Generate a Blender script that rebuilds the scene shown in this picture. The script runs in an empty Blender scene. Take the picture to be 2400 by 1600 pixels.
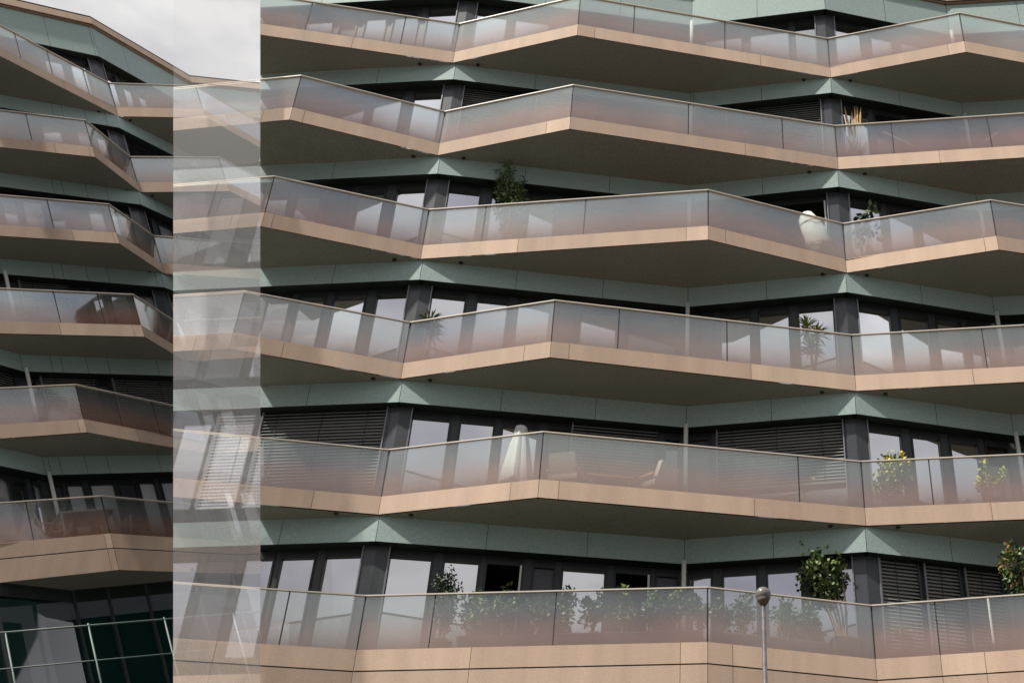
import bpy, bmesh, math, random
from mathutils import Vector as V
from mathutils.geometry import tessellate_polygon
random.seed(7)
R = math.radians
sc = bpy.context.scene
COL = sc.collection

# ---------------------------------------------------------------- camera
# photograph pixels (2400x1600); the verticals meet at (1671,-3408)
F, PX, PY = 3000.0, 1671.0, 800.0
PITCH = math.atan(F / (PY + 3408.0))
EYE = V((0, 0, 1.6))
RT = V((1, 0, 0)); FW = V((0, math.cos(PITCH), math.sin(PITCH))); UP = V((0, -math.sin(PITCH), math.cos(PITCH)))
cam_d = bpy.data.cameras.new('camera'); cam = bpy.data.objects.new('camera', cam_d); COL.objects.link(cam)
cam.location = EYE; cam.rotation_euler = (math.pi / 2 + PITCH, 0, 0)
cam_d.sensor_width = 36; cam_d.lens = 36 * F / 2400; cam_d.shift_x = (1200 - PX) / 2400; cam_d.clip_end = 3000; cam_d.clip_start = .1
sc.camera = cam

# ---------------------------------------------------------------- sky and sun
SUN_EL, SUN_AZ = R(55), R(234)            # azimuth clockwise from +Y: behind the camera, to its left
w = bpy.data.worlds.new('World'); sc.world = w; w.use_nodes = True
nt = w.node_tree; nt.nodes.clear()
def N(t, k, **kw):
    n = t.nodes.new(k)
    for a, b in kw.items(): setattr(n, a, b)
    return n
out = N(nt, 'ShaderNodeOutputWorld'); bg = N(nt, 'ShaderNodeBackground')
sky = N(nt, 'ShaderNodeTexSky', sky_type='NISHITA', sun_disc=False)
sky.sun_elevation = SUN_EL; sky.sun_rotation = SUN_AZ
tc = N(nt, 'ShaderNodeTexCoord'); mp = N(nt, 'ShaderNodeMapping'); mp.inputs['Scale'].default_value = (1.0, 1.0, 2.2)
n1 = N(nt, 'ShaderNodeTexNoise'); n1.inputs['Scale'].default_value = 3.4; n1.inputs['Detail'].default_value = 7; n1.inputs['Roughness'].default_value = .55
n2 = N(nt, 'ShaderNodeTexNoise'); n2.inputs['Scale'].default_value = 5.0; n2.inputs['Detail'].default_value = 5
cr = N(nt, 'ShaderNodeValToRGB')          # cloud tone, in sky-strength units
e = cr.color_ramp.elements
e[0].position = .36; e[0].color = (4.5, 4.5, 5.4, 1); e[1].position = .60; e[1].color = (10.2, 10.1, 10.0, 1)
cr2 = N(nt, 'ShaderNodeValToRGB'); e = cr2.color_ramp.elements
e[0].position = .60; e[0].color = (1, 1, 1, 1); e[1].position = .70; e[1].color = (.45, .45, .45, 1)
mx = N(nt, 'ShaderNodeMix', data_type='RGBA')
L = nt.links.new
L(tc.outputs['Generated'], mp.inputs['Vector']); L(mp.outputs['Vector'], n1.inputs['Vector']); L(mp.outputs['Vector'], n2.inputs['Vector'])
L(n1.outputs['Fac'], cr.inputs['Fac']); L(n2.outputs['Fac'], cr2.inputs['Fac'])
L(cr2.outputs['Color'], mx.inputs['Factor']); L(sky.outputs['Color'], mx.inputs['A']); L(cr.outputs['Color'], mx.inputs['B'])
sx = N(nt, 'ShaderNodeSeparateXYZ'); zm = N(nt, 'ShaderNodeMapRange'); vs = N(nt, 'ShaderNodeVectorMath', operation='SCALE')
zm.inputs['To Min'].default_value = .30; zm.inputs['To Max'].default_value = .80     # an overcast sky is brightest overhead
L(tc.outputs['Generated'], sx.inputs[0]); L(sx.outputs['Z'], zm.inputs['Value']); L(mx.outputs['Result'], vs.inputs[0]); L(zm.outputs[0], vs.inputs['Scale'])
L(vs.outputs[0], bg.inputs['Color']); bg.inputs['Strength'].default_value = .115
L(bg.outputs[0], out.inputs[0])
sd = bpy.data.lights.new('sun', 'SUN'); sun = bpy.data.objects.new('sun', sd); COL.objects.link(sun)
sd.energy = 5.0; sd.angle = R(2.0); sd.color = (1, .95, .87)
sdir = V((math.sin(SUN_AZ) * math.cos(SUN_EL), math.cos(SUN_AZ) * math.cos(SUN_EL), math.sin(SUN_EL)))
sun.rotation_euler = sdir.to_track_quat('Z', 'Y').to_euler(); sun.location = (-20, -20, 50)
sc.view_settings.view_transform = 'Standard'; sc.view_settings.look = 'None'; sc.view_settings.exposure = .13; sc.view_settings.gamma = 1
sc.cycles.transparent_max_bounces = 32; sc.cycles.max_bounces = 8

# ---------------------------------------------------------------- pixel geometry
def ray(px, py): return (RT * ((px - PX) / F) + UP * ((PY - py) / F) + FW)
def project(P):
    d = P - EYE; z = d.dot(FW)
    return (PX + F * d.dot(RT) / z, PY - F * d.dot(UP) / z)
class Frame:
    def __init__(s, n): s.n = n.normalized()
    def at(s, px, py, h):
        d = ray(px, py); return EYE + d * (h / d.dot(s.n))
    def up(s, P, dh): return P + s.n * dh
    def to_h(s, P, h): return P + s.n * (h - (P - EYE).dot(s.n))
FB = Frame(V((0, 0, 1)))
FA = Frame(ray(-1247, -5095))
def hit(px, py, P0, nrm):
    d = ray(px, py); return EYE + d * ((P0 - EYE).dot(nrm) / d.dot(nrm))

# ---------------------------------------------------------------- materials
MATS = {}
def mat(name, col, rough=.6, noise=0.0, nscale=30, bump=0.0, metal=0.0, spec=.5, big=0.0, bigscale=.6, streak=False):
    m = bpy.data.materials.new(name); m.use_nodes = True; t = m.node_tree; b = t.nodes['Principled BSDF']
    b.inputs['Roughness'].default_value = rough; b.inputs['Metallic'].default_value = metal
    b.inputs['Specular IOR Level'].default_value = spec
    c = (*col, 1)
    if noise or big:
        g = N(t, 'ShaderNodeTexCoord'); a = N(t, 'ShaderNodeTexNoise'); a.inputs['Scale'].default_value = nscale; a.inputs['Detail'].default_value = 2
        a2 = N(t, 'ShaderNodeTexNoise'); a2.inputs['Scale'].default_value = bigscale; a2.inputs['Detail'].default_value = 6
        r1 = N(t, 'ShaderNodeMapRange'); r1.inputs['From Min'].default_value = .3; r1.inputs['From Max'].default_value = .7
        r1.inputs['To Min'].default_value = 1 - noise; r1.inputs['To Max'].default_value = 1 + noise
        r2 = N(t, 'ShaderNodeMapRange'); r2.inputs['From Min'].default_value = .3; r2.inputs['From Max'].default_value = .7
        r2.inputs['To Min'].default_value = 1 - big; r2.inputs['To Max'].default_value = 1 + big
        mu = N(t, 'ShaderNodeMath', operation='MULTIPLY'); vm = N(t, 'ShaderNodeVectorMath', operation='SCALE')
        vm.inputs[0].default_value = col
        k = t.links.new
        k(g.outputs['Object'], a.inputs['Vector'])
        if streak:                                # rain streaks running down the panel
            sm = N(t, 'ShaderNodeMapping'); sm.inputs['Scale'].default_value = (5, 5, .35); k(g.outputs['Object'], sm.inputs['Vector']); k(sm.outputs['Vector'], a2.inputs['Vector'])
        else: k(g.outputs['Object'], a2.inputs['Vector'])
        k(a.outputs['Fac'], r1.inputs['Value']); k(a2.outputs['Fac'], r2.inputs['Value'])
        k(r1.outputs[0], mu.inputs[0]); k(r2.outputs[0], mu.inputs[1]); k(mu.outputs[0], vm.inputs['Scale'])
        k(vm.outputs[0], b.inputs['Base Color'])
        if bump:
            bp = N(t, 'ShaderNodeBump'); bp.inputs['Strength'].default_value = bump; bp.inputs['Distance'].default_value = .01
            k(a.outputs['Fac'], bp.inputs['Height']); k(bp.outputs[0], b.inputs['Normal'])
    else: b.inputs['Base Color'].default_value = c
    MATS[name] = m; return m
mat('beige_a', (.56, .405, .30), .75, .07, 40, .15, big=.10, streak=True)
mat('beige_b', (.49, .35, .26), .75, .07, 40, .15, big=.10, streak=True)
mat('beige_c', (.61, .445, .33), .75, .07, 40, .15, big=.10, streak=True)
mat('beige_pink', (.50, .36, .27), .75, .07, 40, .15, big=.10, streak=True)
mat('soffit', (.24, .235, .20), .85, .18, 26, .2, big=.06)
mat('pale_green', (.31, .40, .375), .65, .12, 26, .15, big=.05)
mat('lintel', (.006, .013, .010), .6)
mat('seal', (.012, .012, .012), .6)
mat('frame', (.040, .045, .050), .45, .15, 20)
mat('frame_dark', (.012, .016, .016), .45)
mat('frame_light', (.20, .20, .22), .4)
mat('panel', (.055, .057, .070), .3, .1, 20)
mat('rail', (.66, .58, .50), .4)
mat('pole', (.75, .74, .70), .4)
mat('slat', (.24, .24, .225), .4)
mat('curtain', (.75, .74, .70), .9, .08, 8)
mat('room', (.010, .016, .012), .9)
mat('floor', (.25, .16, .12), .8)
mat('roofing', (.2, .2, .2), .9)
mat('paving', (.085, .085, .07), .9, .15, 3, big=.15, bigscale=.1)
def leaf(name, col):
    m = mat(name, col, .55, .3, 9); b = m.node_tree.nodes['Principled BSDF']
    b.inputs['Subsurface Weight'].default_value = 0
    return m
leaf('leaf_dark', (.032, .06, .018)); leaf('leaf_mid', (.085, .15, .04)); leaf('leaf_light', (.20, .27, .08)); leaf('leaf_yellow', (.58, .52, .06))
leaf('leaf_orange', (.40, .20, .04)); leaf('leaf_grass', (.16, .2, .09)); leaf('fruit', (.75, .55, .05))
mat('bark', (.30, .20, .13), .9, .2, 20); mat('straw', (.60, .42, .20), .9, .2, 20)
mat('pot', (.10, .07, .055), .8); mat('pot_pale', (.5, .48, .45), .8); mat('cover', (.85, .84, .76), .8, .08, 6)
mat('wood', (.45, .24, .10), .6, .2, 12); mat('cushion', (.55, .47, .38), .9, .08, 14); mat('alu', (.6, .6, .58), .35, metal=.4); mat('railing_grey', (.11, .15, .14), .5)
mat('blue', (.06, .14, .40), .6); mat('lamp_glass', (.17, .15, .15), .35, .1, 10); mat('lamp_metal', (.17, .16, .17), .4, .2, 12, metal=.5)
mat('awning', (.62, .62, .60), .7)

def glassmat(name, transp, refl, body, rough=.03, tint=(1, 1, 1), rise=.45):
    """thin sheet: part lets light through, part mirrors, rest is the body colour"""
    m = bpy.data.materials.new(name); m.use_nodes = True; t = m.node_tree; t.nodes.clear(); k = t.links.new
    o = N(t, 'ShaderNodeOutputMaterial'); T = N(t, 'ShaderNodeBsdfTransparent'); T.inputs[0].default_value = (*tint, 1)
    G = N(t, 'ShaderNodeBsdfGlossy'); G.inputs['Roughness'].default_value = rough; G.inputs['Color'].default_value = (.95, .95, 1, 1)
    D = N(t, 'ShaderNodeBsdfDiffuse'); D.inputs[0].default_value = (*body, 1)
    a = N(t, 'ShaderNodeMixShader'); a.inputs[0].default_value = transp
    b = N(t, 'ShaderNodeMixShader')
    # reflectance rises towards grazing
    lw = N(t, 'ShaderNodeLayerWeight'); lw.inputs['Blend'].default_value = .35
    mr = N(t, 'ShaderNodeMapRange'); mr.inputs['To Min'].default_value = refl; mr.inputs['To Max'].default_value = min(1, refl + rise)
    k(lw.outputs['Fresnel'], mr.inputs['Value']); k(mr.outputs[0], b.inputs[0])
    k(D.outputs[0], a.inputs[1]); k(T.outputs[0], a.inputs[2]); k(a.outputs[0], b.inputs[1]); k(G.outputs[0], b.inputs[2]); k(b.outputs[0], o.inputs[0])
    MATS[name] = m; return m
glassmat('pane', .30, .72, (.01, .012, .012))
glassmat('pane_dim', .25, .10, (.01, .012, .012))
glassmat('pane_teal', .05, .03, (.006, .032, .028), rise=.10)
glassmat('pane_sky_painted', .10, .30, (.88, .86, .92))  # pale body paints sky reflections into the left building's panes
glassmat('painted_sheen_glass', .18, .25, (.78, .77, .76), .1)  # white body colour stands in for sky reflection on some balcony facets
glassmat('glass_back', .96, .02, (.5, .5, .5))

def fritglass():
    """printed balcony glass: clear above, fading to a dense red-brown dot print at the foot"""
    m = bpy.data.materials.new('printed_glass'); m.use_nodes = True; t = m.node_tree; t.nodes.clear(); k = t.links.new
    o = N(t, 'ShaderNodeOutputMaterial'); T = N(t, 'ShaderNodeBsdfTransparent'); T.inputs[0].default_value = (.90, .96, .94, 1)
    G = N(t, 'ShaderNodeBsdfGlossy'); G.inputs['Roughness'].default_value = .05; G.inputs['Color'].default_value = (.95, .98, .95, 1)
    D = N(t, 'ShaderNodeBsdfDiffuse'); uv = N(t, 'ShaderNodeUVMap'); sp = N(t, 'ShaderNodeSeparateXYZ'); oi = N(t, 'ShaderNodeObjectInfo')
    k(uv.outputs[0], sp.inputs[0])
    tc = N(t, 'ShaderNodeTexCoord')
    ns = N(t, 'ShaderNodeTexNoise'); ns.inputs['Scale'].default_value = 55; ns.inputs['Detail'].default_value = 1; k(tc.outputs['Object'], ns.inputs['Vector'])
    nb = N(t, 'ShaderNodeTexNoise'); nb.inputs['Scale'].default_value = 1.3; nb.inputs['Detail'].default_value = 4; k(tc.outputs['Object'], nb.inputs['Vector'])
    ad = N(t, 'ShaderNodeMath', operation='MULTIPLY_ADD'); ad.inputs[1].default_value = .10; k(ns.outputs['Fac'], ad.inputs[0]); k(sp.outputs['Y'], ad.inputs[2])
    a2 = N(t, 'ShaderNodeMath', operation='MULTIPLY_ADD'); a2.inputs[1].default_value = .34; k(nb.outputs['Fac'], a2.inputs[0]); k(ad.outputs[0], a2.inputs[2])
    a3 = N(t, 'ShaderNodeMath', operation='MULTIPLY_ADD'); a3.inputs[1].default_value = .12; k(oi.outputs['Random'], a3.inputs[0]); k(a2.outputs[0], a3.inputs[2])
    a4 = N(t, 'ShaderNodeMath', operation='SUBTRACT'); a4.inputs[1].default_value = .20; k(a3.outputs[0], a4.inputs[0])
    cd = N(t, 'ShaderNodeValToRGB'); e = cd.color_ramp.elements      # density of the print by height
    e[0].position = 0.06; e[0].color = (.93,) * 3 + (1,); e[1].position = 1; e[1].color = (.06,) * 3 + (1,)
    x = cd.color_ramp.elements.new(.32); x.color = (.58,) * 3 + (1,)
    x = cd.color_ramp.elements.new(.62); x.color = (.24,) * 3 + (1,)
    cc = N(t, 'ShaderNodeValToRGB'); e = cc.color_ramp.elements      # colour of the print by height
    e[0].position = 0.06; e[0].color = (.22, .12, .085, 1); e[1].position = .85; e[1].color = (.52, .55, .53, 1)
    x = cc.color_ramp.elements.new(.48); x.color = (.47, .29, .24, 1)
    k(a4.outputs[0], cd.inputs[0]); k(ad.outputs[0], cc.inputs[0]); k(cc.outputs[0], D.inputs[0])
    a = N(t, 'ShaderNodeMixShader'); k(cd.outputs[0], a.inputs[0]); k(T.outputs[0], a.inputs[1]); k(D.outputs[0], a.inputs[2])
    lw = N(t, 'ShaderNodeLayerWeight'); lw.inputs['Blend'].default_value = .3
    mr = N(t, 'ShaderNodeMapRange'); mr.inputs['To Min'].default_value = .19; mr.inputs['To Max'].default_value = .8
    k(lw.outputs['Fresnel'], mr.inputs['Value'])
    b = N(t, 'ShaderNodeMixShader'); k(mr.outputs[0], b.inputs[0]); k(a.outputs[0], b.inputs[1]); k(G.outputs[0], b.inputs[2]); k(b.outputs[0], o.inputs[0])
    MATS['printed_glass'] = m
fritglass()
def lampmat():
    m = bpy.data.materials.new('glow'); m.use_nodes = True; b = m.node_tree.nodes['Principled BSDF']
    b.inputs['Emission Color'].default_value = (1, .55, .2, 1); b.inputs['Emission Strength'].default_value = 6; MATS['glow'] = m
lampmat()
SEE = .76
def seethrough(name):
    """the same material as a half clear sheet, for the made-up see-through overlap strip"""
    if name + '_clear' in MATS: return MATS[name + '_clear']
    m = MATS[name].copy(); m.name = name + '_clear'; t = m.node_tree
    o = [n for n in t.nodes if n.type == 'OUTPUT_MATERIAL'][0]; src = o.inputs[0].links[0].from_socket
    T = N(t, 'ShaderNodeBsdfTransparent'); s = N(t, 'ShaderNodeAddShader')
    faint = name in ('room', 'seal', 'lintel', 'floor', 'glass_back', 'frame', 'frame_dark')
    T.inputs[0].default_value = (.93 if faint else SEE,) * 3 + (1,)
    q = N(t, 'ShaderNodeMixShader'); q.inputs[0].default_value = .90 if faint else .40; z = N(t, 'ShaderNodeBsdfDiffuse'); z.inputs[0].default_value = (0, 0, 0, 1)
    t.links.new(src, q.inputs[1]); t.links.new(z.outputs[0], q.inputs[2])
    t.links.new(q.outputs[0], s.inputs[0]); t.links.new(T.outputs[0], s.inputs[1]); t.links.new(s.outputs[0], o.inputs[0])
    MATS[name + '_clear'] = m; return m

# ---------------------------------------------------------------- mesh builder
class MB:
    def __init__(s): s.v = []; s.f = []; s.m = []; s.uv = {}
    def face(s, pts, m, uv=None):
        i = len(s.v); s.v += [V(p) for p in pts]; s.f.append(tuple(range(i, i + len(pts)))); s.m.append(m)
        if uv: s.uv[len(s.f) - 1] = uv
    def poly(s, pts, m):
        for tri in tessellate_polygon([pts]): s.face([pts[j] for j in tri], m)
    def prism(s, a, b, m, ms=None):
        """a, b: matching loops of points; closed solid between them"""
        s.face(a[::-1], m); s.face(b, m); n = len(a)
        for i in range(n): s.face([a[i], a[(i + 1) % n], b[(i + 1) % n], b[i]], ms or m)
    def box(s, c, x, y, z, m):
        """c centre; x, y, z half-vectors"""
        a = [c - x - y - z, c + x - y - z, c + x + y - z, c - x + y - z]; b = [p + z * 2 for p in a]; s.prism(a, b, m)
    def tube(s, pts, rads, m, n=8, cap=True):
        rings = []
        for i, p in enumerate(pts):
            d = (pts[min(i + 1, len(pts) - 1)] - pts[max(i - 1, 0)]).normalized()
            u = d.cross(V((.31, .77, .55))).normalized(); q = d.cross(u)
            r = rads[i] if isinstance(rads, (list, tuple)) else rads
            rings.append([p + (u * math.cos(2 * math.pi * j / n) + q * math.sin(2 * math.pi * j / n)) * r for j in range(n)])
        for a, b in zip(rings, rings[1:]):
            for j in range(n): s.face([a[j], a[(j + 1) % n], b[(j + 1) % n], b[j]], m)
        if cap: s.face(rings[0][::-1], m); s.face(rings[-1], m)
    def ball(s, c, r, m, seg=10, rings=6, sz=1.0):
        P = lambda i, j: c + V((r * math.sin(math.pi * i / rings) * math.cos(2 * math.pi * j / seg), r * math.sin(math.pi * i / rings) * math.sin(2 * math.pi * j / seg), r * sz * math.cos(math.pi * i / rings)))
        for i in range(rings):
            for j in range(seg):
                q = [P(i, j), P(i + 1, j), P(i + 1, j + 1), P(i, j + 1)]
                if i == 0: q = [q[0], q[1], q[2]]
                if i == rings - 1: q = [q[0], q[1], q[3]]
                s.face(q, m)
def link(name, bm, slots, parent, smooth=False, origin=None):
    me = bpy.data.meshes.new(name); bm.to_mesh(me); bm.free()
    for n in slots: me.materials.append(n)
    if smooth:
        for p in me.polygons: p.use_smooth = True
    o = bpy.data.objects.new(name, me); COL.objects.link(o)
    if parent: o.parent = parent
    return o
def tobm(mb, weld=True, fix=True):
    names = []; bm = bmesh.new(); uvl = bm.loops.layers.uv.new('UVMap')
    for i, f in enumerate(mb.f):
        try: fc = bm.faces.new([bm.verts.new(mb.v[j]) for j in f])
        except ValueError: continue
        if mb.m[i] not in names: names.append(mb.m[i])
        fc.material_index = names.index(mb.m[i])
        if i in mb.uv:
            for l, u in zip(fc.loops, mb.uv[i]): l[uvl].uv = u
    if weld: bmesh.ops.remove_doubles(bm, verts=bm.verts, dist=.0004)
    if fix: bmesh.ops.recalc_face_normals(bm, faces=bm.faces)
    return bm, names
# image columns bounding the made-up overlap strip
def colplane(px):
    n = ray(px, 0).cross(ray(px, 1600)).normalized()
    if n.x < 0: n = -n
    return n
N610, N406 = colplane(610), colplane(406)
BUILD = {}
def emit(name, mb, parent, split=None, smooth=False, weld=True):
    """link the mesh; with split=(overlap strip parent) cut it at the strip's edge and hand the left piece to the strip"""
    if not mb.f: return None
    bm, names = tobm(mb, weld)
    if split is not None:
        ds = [(v.co - EYE).dot(N610) for v in bm.verts]
        if min(ds) < 0:
            lf = bm.copy()
            bmesh.ops.bisect_plane(lf, geom=lf.verts[:] + lf.edges[:] + lf.faces[:], plane_co=EYE, plane_no=N610, clear_outer=True)
            bmesh.ops.bisect_plane(lf, geom=lf.verts[:] + lf.edges[:] + lf.faces[:], plane_co=EYE, plane_no=N406, clear_inner=True)
            bmesh.ops.bisect_plane(bm, geom=bm.verts[:] + bm.edges[:] + bm.faces[:], plane_co=EYE, plane_no=N610, clear_inner=True)
            keep = None
            if len(lf.faces) and split != 'drop': keep = link(name, lf, [seethrough(n) for n in names], split)
            else: lf.free()
            if not len(bm.faces): bm.free(); return keep
    return link(name, bm, [MATS[n] for n in names], parent, smooth)
def thing(name, label, cat, loc=(0, 0, 0), group=None, kind=None):
    o = bpy.data.objects.new(name, None); COL.objects.link(o); o.location = loc; o['label'] = label; o['category'] = cat
    if group: o['group'] = group
    if kind: o['kind'] = kind
    return o
def settle(root, loc):
    """put a thing's empty at its base: children keep their place"""
    root.location = loc
    for c in COL.objects:
        if c.parent == root and c.type == 'MESH':
            c.data.transform(__import__('mathutils').Matrix.Translation(-V(loc)))
        if c.parent == root:
            for g in COL.objects:
                if g.parent == c and g.type == 'MESH': g.data.transform(__import__('mathutils').Matrix.Translation(-V(loc)))

# ---------------------------------------------------------------- ground
g = MB(); S = 400
g.face([V((-S, -S, 0)), V((S, -S, 0)), V((S, S, 0)), V((-S, S, 0))], 'paving')
go = emit('ground', g, None); go['kind'] = 'structure'

# ---------------------------------------------------------------- the buildings
STOREY = 3.0; GL, FA_, BD = 1.01, .37, .53           # glass, fascia, green band heights
def polyat(poly, x):
    for (x0, y0), (x1, y1) in zip(poly, poly[1:]):
        if x0 <= x <= x1: return y0 + (y1 - y0) * (x - x0) / (x1 - x0)
    return poly[-1][1]
def unit_h(fr, a, b):
    d = b - a; d -= fr.n * d.dot(fr.n); return d.normalized()
def outward(fr, a, b):
    o = unit_h(fr, a, b).cross(fr.n).normalized()
    if o.dot(EYE - a) < 0: o = -o
    return o
def miter(fr, pts, k):
    """offset a level polyline outward by k"""
    res = []
    for i, p in enumerate(pts):
        ns = []
        if i > 0: ns.append(outward(fr, pts[i - 1], p))
        if i < len(pts) - 1: ns.append(outward(fr, p, pts[i + 1]))
        n = sum(ns, V()).normalized(); res.append(p + n * (k / max(.3, n.dot(ns[0]))))
    return res

def balcony(fr, bld, overlap_split, rail_px, zr, wall, joints, seams, fas_seams, deep=0, lights=(), pale=()):
    """one storey's run of balconies, one part per section between joints"""
    n = fr.n
    px = sorted(set([p[0] for p in rail_px]))
    J = [-1e9] + joints + [1e9]
    wallp = [fr.to_h(p, zr) for p in wall]
    def wall_between(a, b):
        # wall points whose pixel x lies between the two ends (joints are wall corners)
        return [p for p in wallp if a - 40 < project(fr.to_h(p, zr))[0] < b + 40]
    wx = [project(p)[0] for p in wallp]
    res = []
    for a, b in zip(J, J[1:]):
        pts = [p for p in rail_px if a - 1 <= p[0] <= b + 1]
        if len(pts) < 2: continue
        x0, x1 = pts[0][0], pts[-1][0]
        P = [fr.at(x, y, zr) for x, y in pts]
        # wall points for this section: nearest wall corner to each end plus those between
        i0 = min(range(len(wx)), key=lambda i: abs(wx[i] - x0)); i1 = min(range(len(wx)), key=lambda i: abs(wx[i] - x1))
        W = wallp[i0:i1 + 1]
        fas = MB(); ht, hb = zr - GL, zr - GL - FA_
        # split the run of fascia into panels
        cuts = sorted(set([x0, x1] + [p[0] for p in pts] + [s for s in fas_seams if x0 < s < x1]))
        for k_, (u, v) in enumerate(zip(cuts, cuts[1:])):
            A = fr.at(u, polyat(pts, u), zr); B = fr.at(v, polyat(pts, v), zr); t_ = unit_h(fr, A, B)
            o = outward(fr, A, B)
            A2, B2 = A + t_ * .004, B - t_ * .004
            m = ['beige_a', 'beige_c', 'beige_b'][int(u * 7 + k_) % 3]
            q = lambda p, h, d=0: fr.to_h(p, h) + o * d
            fas.face([q(A2, hb), q(B2, hb), q(B2, ht), q(A2, ht)], m)
            fas.face([q(A, hb + .005, -.012), q(B, hb + .005, -.012), q(B, ht - .01, -.012), q(A, ht - .01, -.012)], 'seal')
            fas.face([q(A2, ht), q(B2, ht), q(B2, ht, -.10), q(A2, ht, -.10)], m)
            fas.face([q(A, hb - .022, -.03), q(B, hb - .022, -.03), q(B, hb, -.03), q(A, hb, -.03)], 'seal')
            if deep:
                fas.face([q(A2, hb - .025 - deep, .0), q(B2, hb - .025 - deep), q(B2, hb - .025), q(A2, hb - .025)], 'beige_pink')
                fas.face([q(A, hb - deep, -.015), q(B, hb - deep, -.015), q(B, hb, -.015), q(A, hb, -.015)], 'seal')
        Pi = [p for p in P]
        hs = hb - .022 - (deep + .003 if deep else 0)
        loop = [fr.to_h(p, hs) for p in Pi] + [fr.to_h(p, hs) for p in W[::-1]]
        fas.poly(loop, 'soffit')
        loop = [fr.to_h(p, ht - .02) for p in miter(fr, Pi, -.05)] + [fr.to_h(p, ht - .02) for p in W[::-1]]
        fas.poly(loop, 'floor')
        bal = emit('balcony', fas, bld, overlap_split)
        par_R = bal
        if not (bal and bal.parent == bld): par_R = bld if bal is None else bal
        overlap_par = overlap_split
        # handrail
        rl = MB()
        for A, B in zip(P, P[1:]):
            o = outward(fr, A, B); t_ = unit_h(fr, A, B); c = (A + B) / 2 - n * .011 - o * .005
            rl.box(c, (B - A) / 2 + t_ * .008, o * .024, n * .011, 'rail')
        emit('handrail', rl, par_R, overlap_par, weld=False)
        # glass panels
        cuts = sorted(set([x0, x1] + [p[0] for p in pts] + [s for s in seams if x0 < s < x1]))
        for u, v in zip(cuts, cuts[1:]):
            A = fr.at(u, polyat(pts, u), zr); B = fr.at(v, polyat(pts, v), zr); t_ = unit_h(fr, A, B); o = outward(fr, A, B)
            gp = MB(); th = .014
            A2, B2 = A + t_ * .011 - o * .012, B - t_ * .011 - o * .012
            lo, hi = zr - GL + .001, zr - .023
            q = lambda p, h, d=0: fr.to_h(p, h) + o * d
            gp.face([q(A2, lo), q(B2, lo), q(B2, hi), q(A2, hi)], 'painted_sheen_glass' if any(p0 <= u and v <= p1 for p0, p1 in pale) else 'printed_glass', [(0, 0), (1, 0), (1, 1), (0, 1)])
            gp.face([q(A2, lo, -th), q(B2, lo, -th), q(B2, hi, -th), q(A2, hi, -th)], 'glass_back')
            gp.face([q(A2, lo, -th), q(A2, lo), q(A2, hi), q(A2, hi, -th)], 'seal')
            gp.face([q(B2, lo, -th), q(B2, lo), q(B2, hi), q(B2, hi, -th)], 'seal')
            emit('glass_panel', gp, par_R, overlap_par)
            for E in ((A, B) if v == x1 else (A,)):
                sl = MB(); sl.box(fr.to_h(E, (lo + hi) / 2) - o * .022, t_ * .011, o * .010, n * ((hi - lo) / 2), 'seal'); emit('glass_seal', sl, par_R, overlap_par, weld=False)
        for (lx, ly) in lights:
            if x0 < lx < x1:
                c = fr.at(lx, ly, hs); d = MB(); e1 = unit_h(fr, P[0], P[-1]); e2 = e1.cross(n)
                ring = [c + (e1 * math.cos(i * math.pi / 5) + e2 * math.sin(i * math.pi / 5)) * .045 for i in range(10)]
                d.prism([p - n * .02 for p in ring], [p - n * .002 for p in ring], 'seal'); emit('downlight', d, par_R, overlap_par)
        res.append((pts, P))
    return res

def band(fr, bld, overlap_split, wall, ztop, zbot, seams=(), recess=.28, name='lintel_band'):
    n = fr.n
    for A, B in zip(wall, wall[1:]):
        b = MB(); o = outward(fr, A, B); t_ = unit_h(fr, A, B)
        xa, xb = project(fr.to_h(A, zbot))[0], project(fr.to_h(B, zbot))[0]
        cuts = [0.0] + sorted((s - xa) / (xb - xa) for s in seams if min(xa, xb) < s < max(xa, xb)) + [1.0]
        for u, v in zip(cuts, cuts[1:]):
            p, q_ = A.lerp(B, u) + t_ * .005, A.lerp(B, v) - t_ * .005
            b.face([fr.to_h(p, zbot), fr.to_h(q_, zbot), fr.to_h(q_, ztop), fr.to_h(p, ztop)], 'pale_green')
        k = lambda p, h, d: fr.to_h(p, h) + o * d
        b.face([k(A, zbot + .003, -.01), k(B, zbot + .003, -.01), k(B, ztop, -.01), k(A, ztop, -.01)], 'seal')
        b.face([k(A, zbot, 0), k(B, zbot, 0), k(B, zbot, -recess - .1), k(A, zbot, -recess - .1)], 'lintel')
        emit(name, b, bld, overlap_split)

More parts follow.
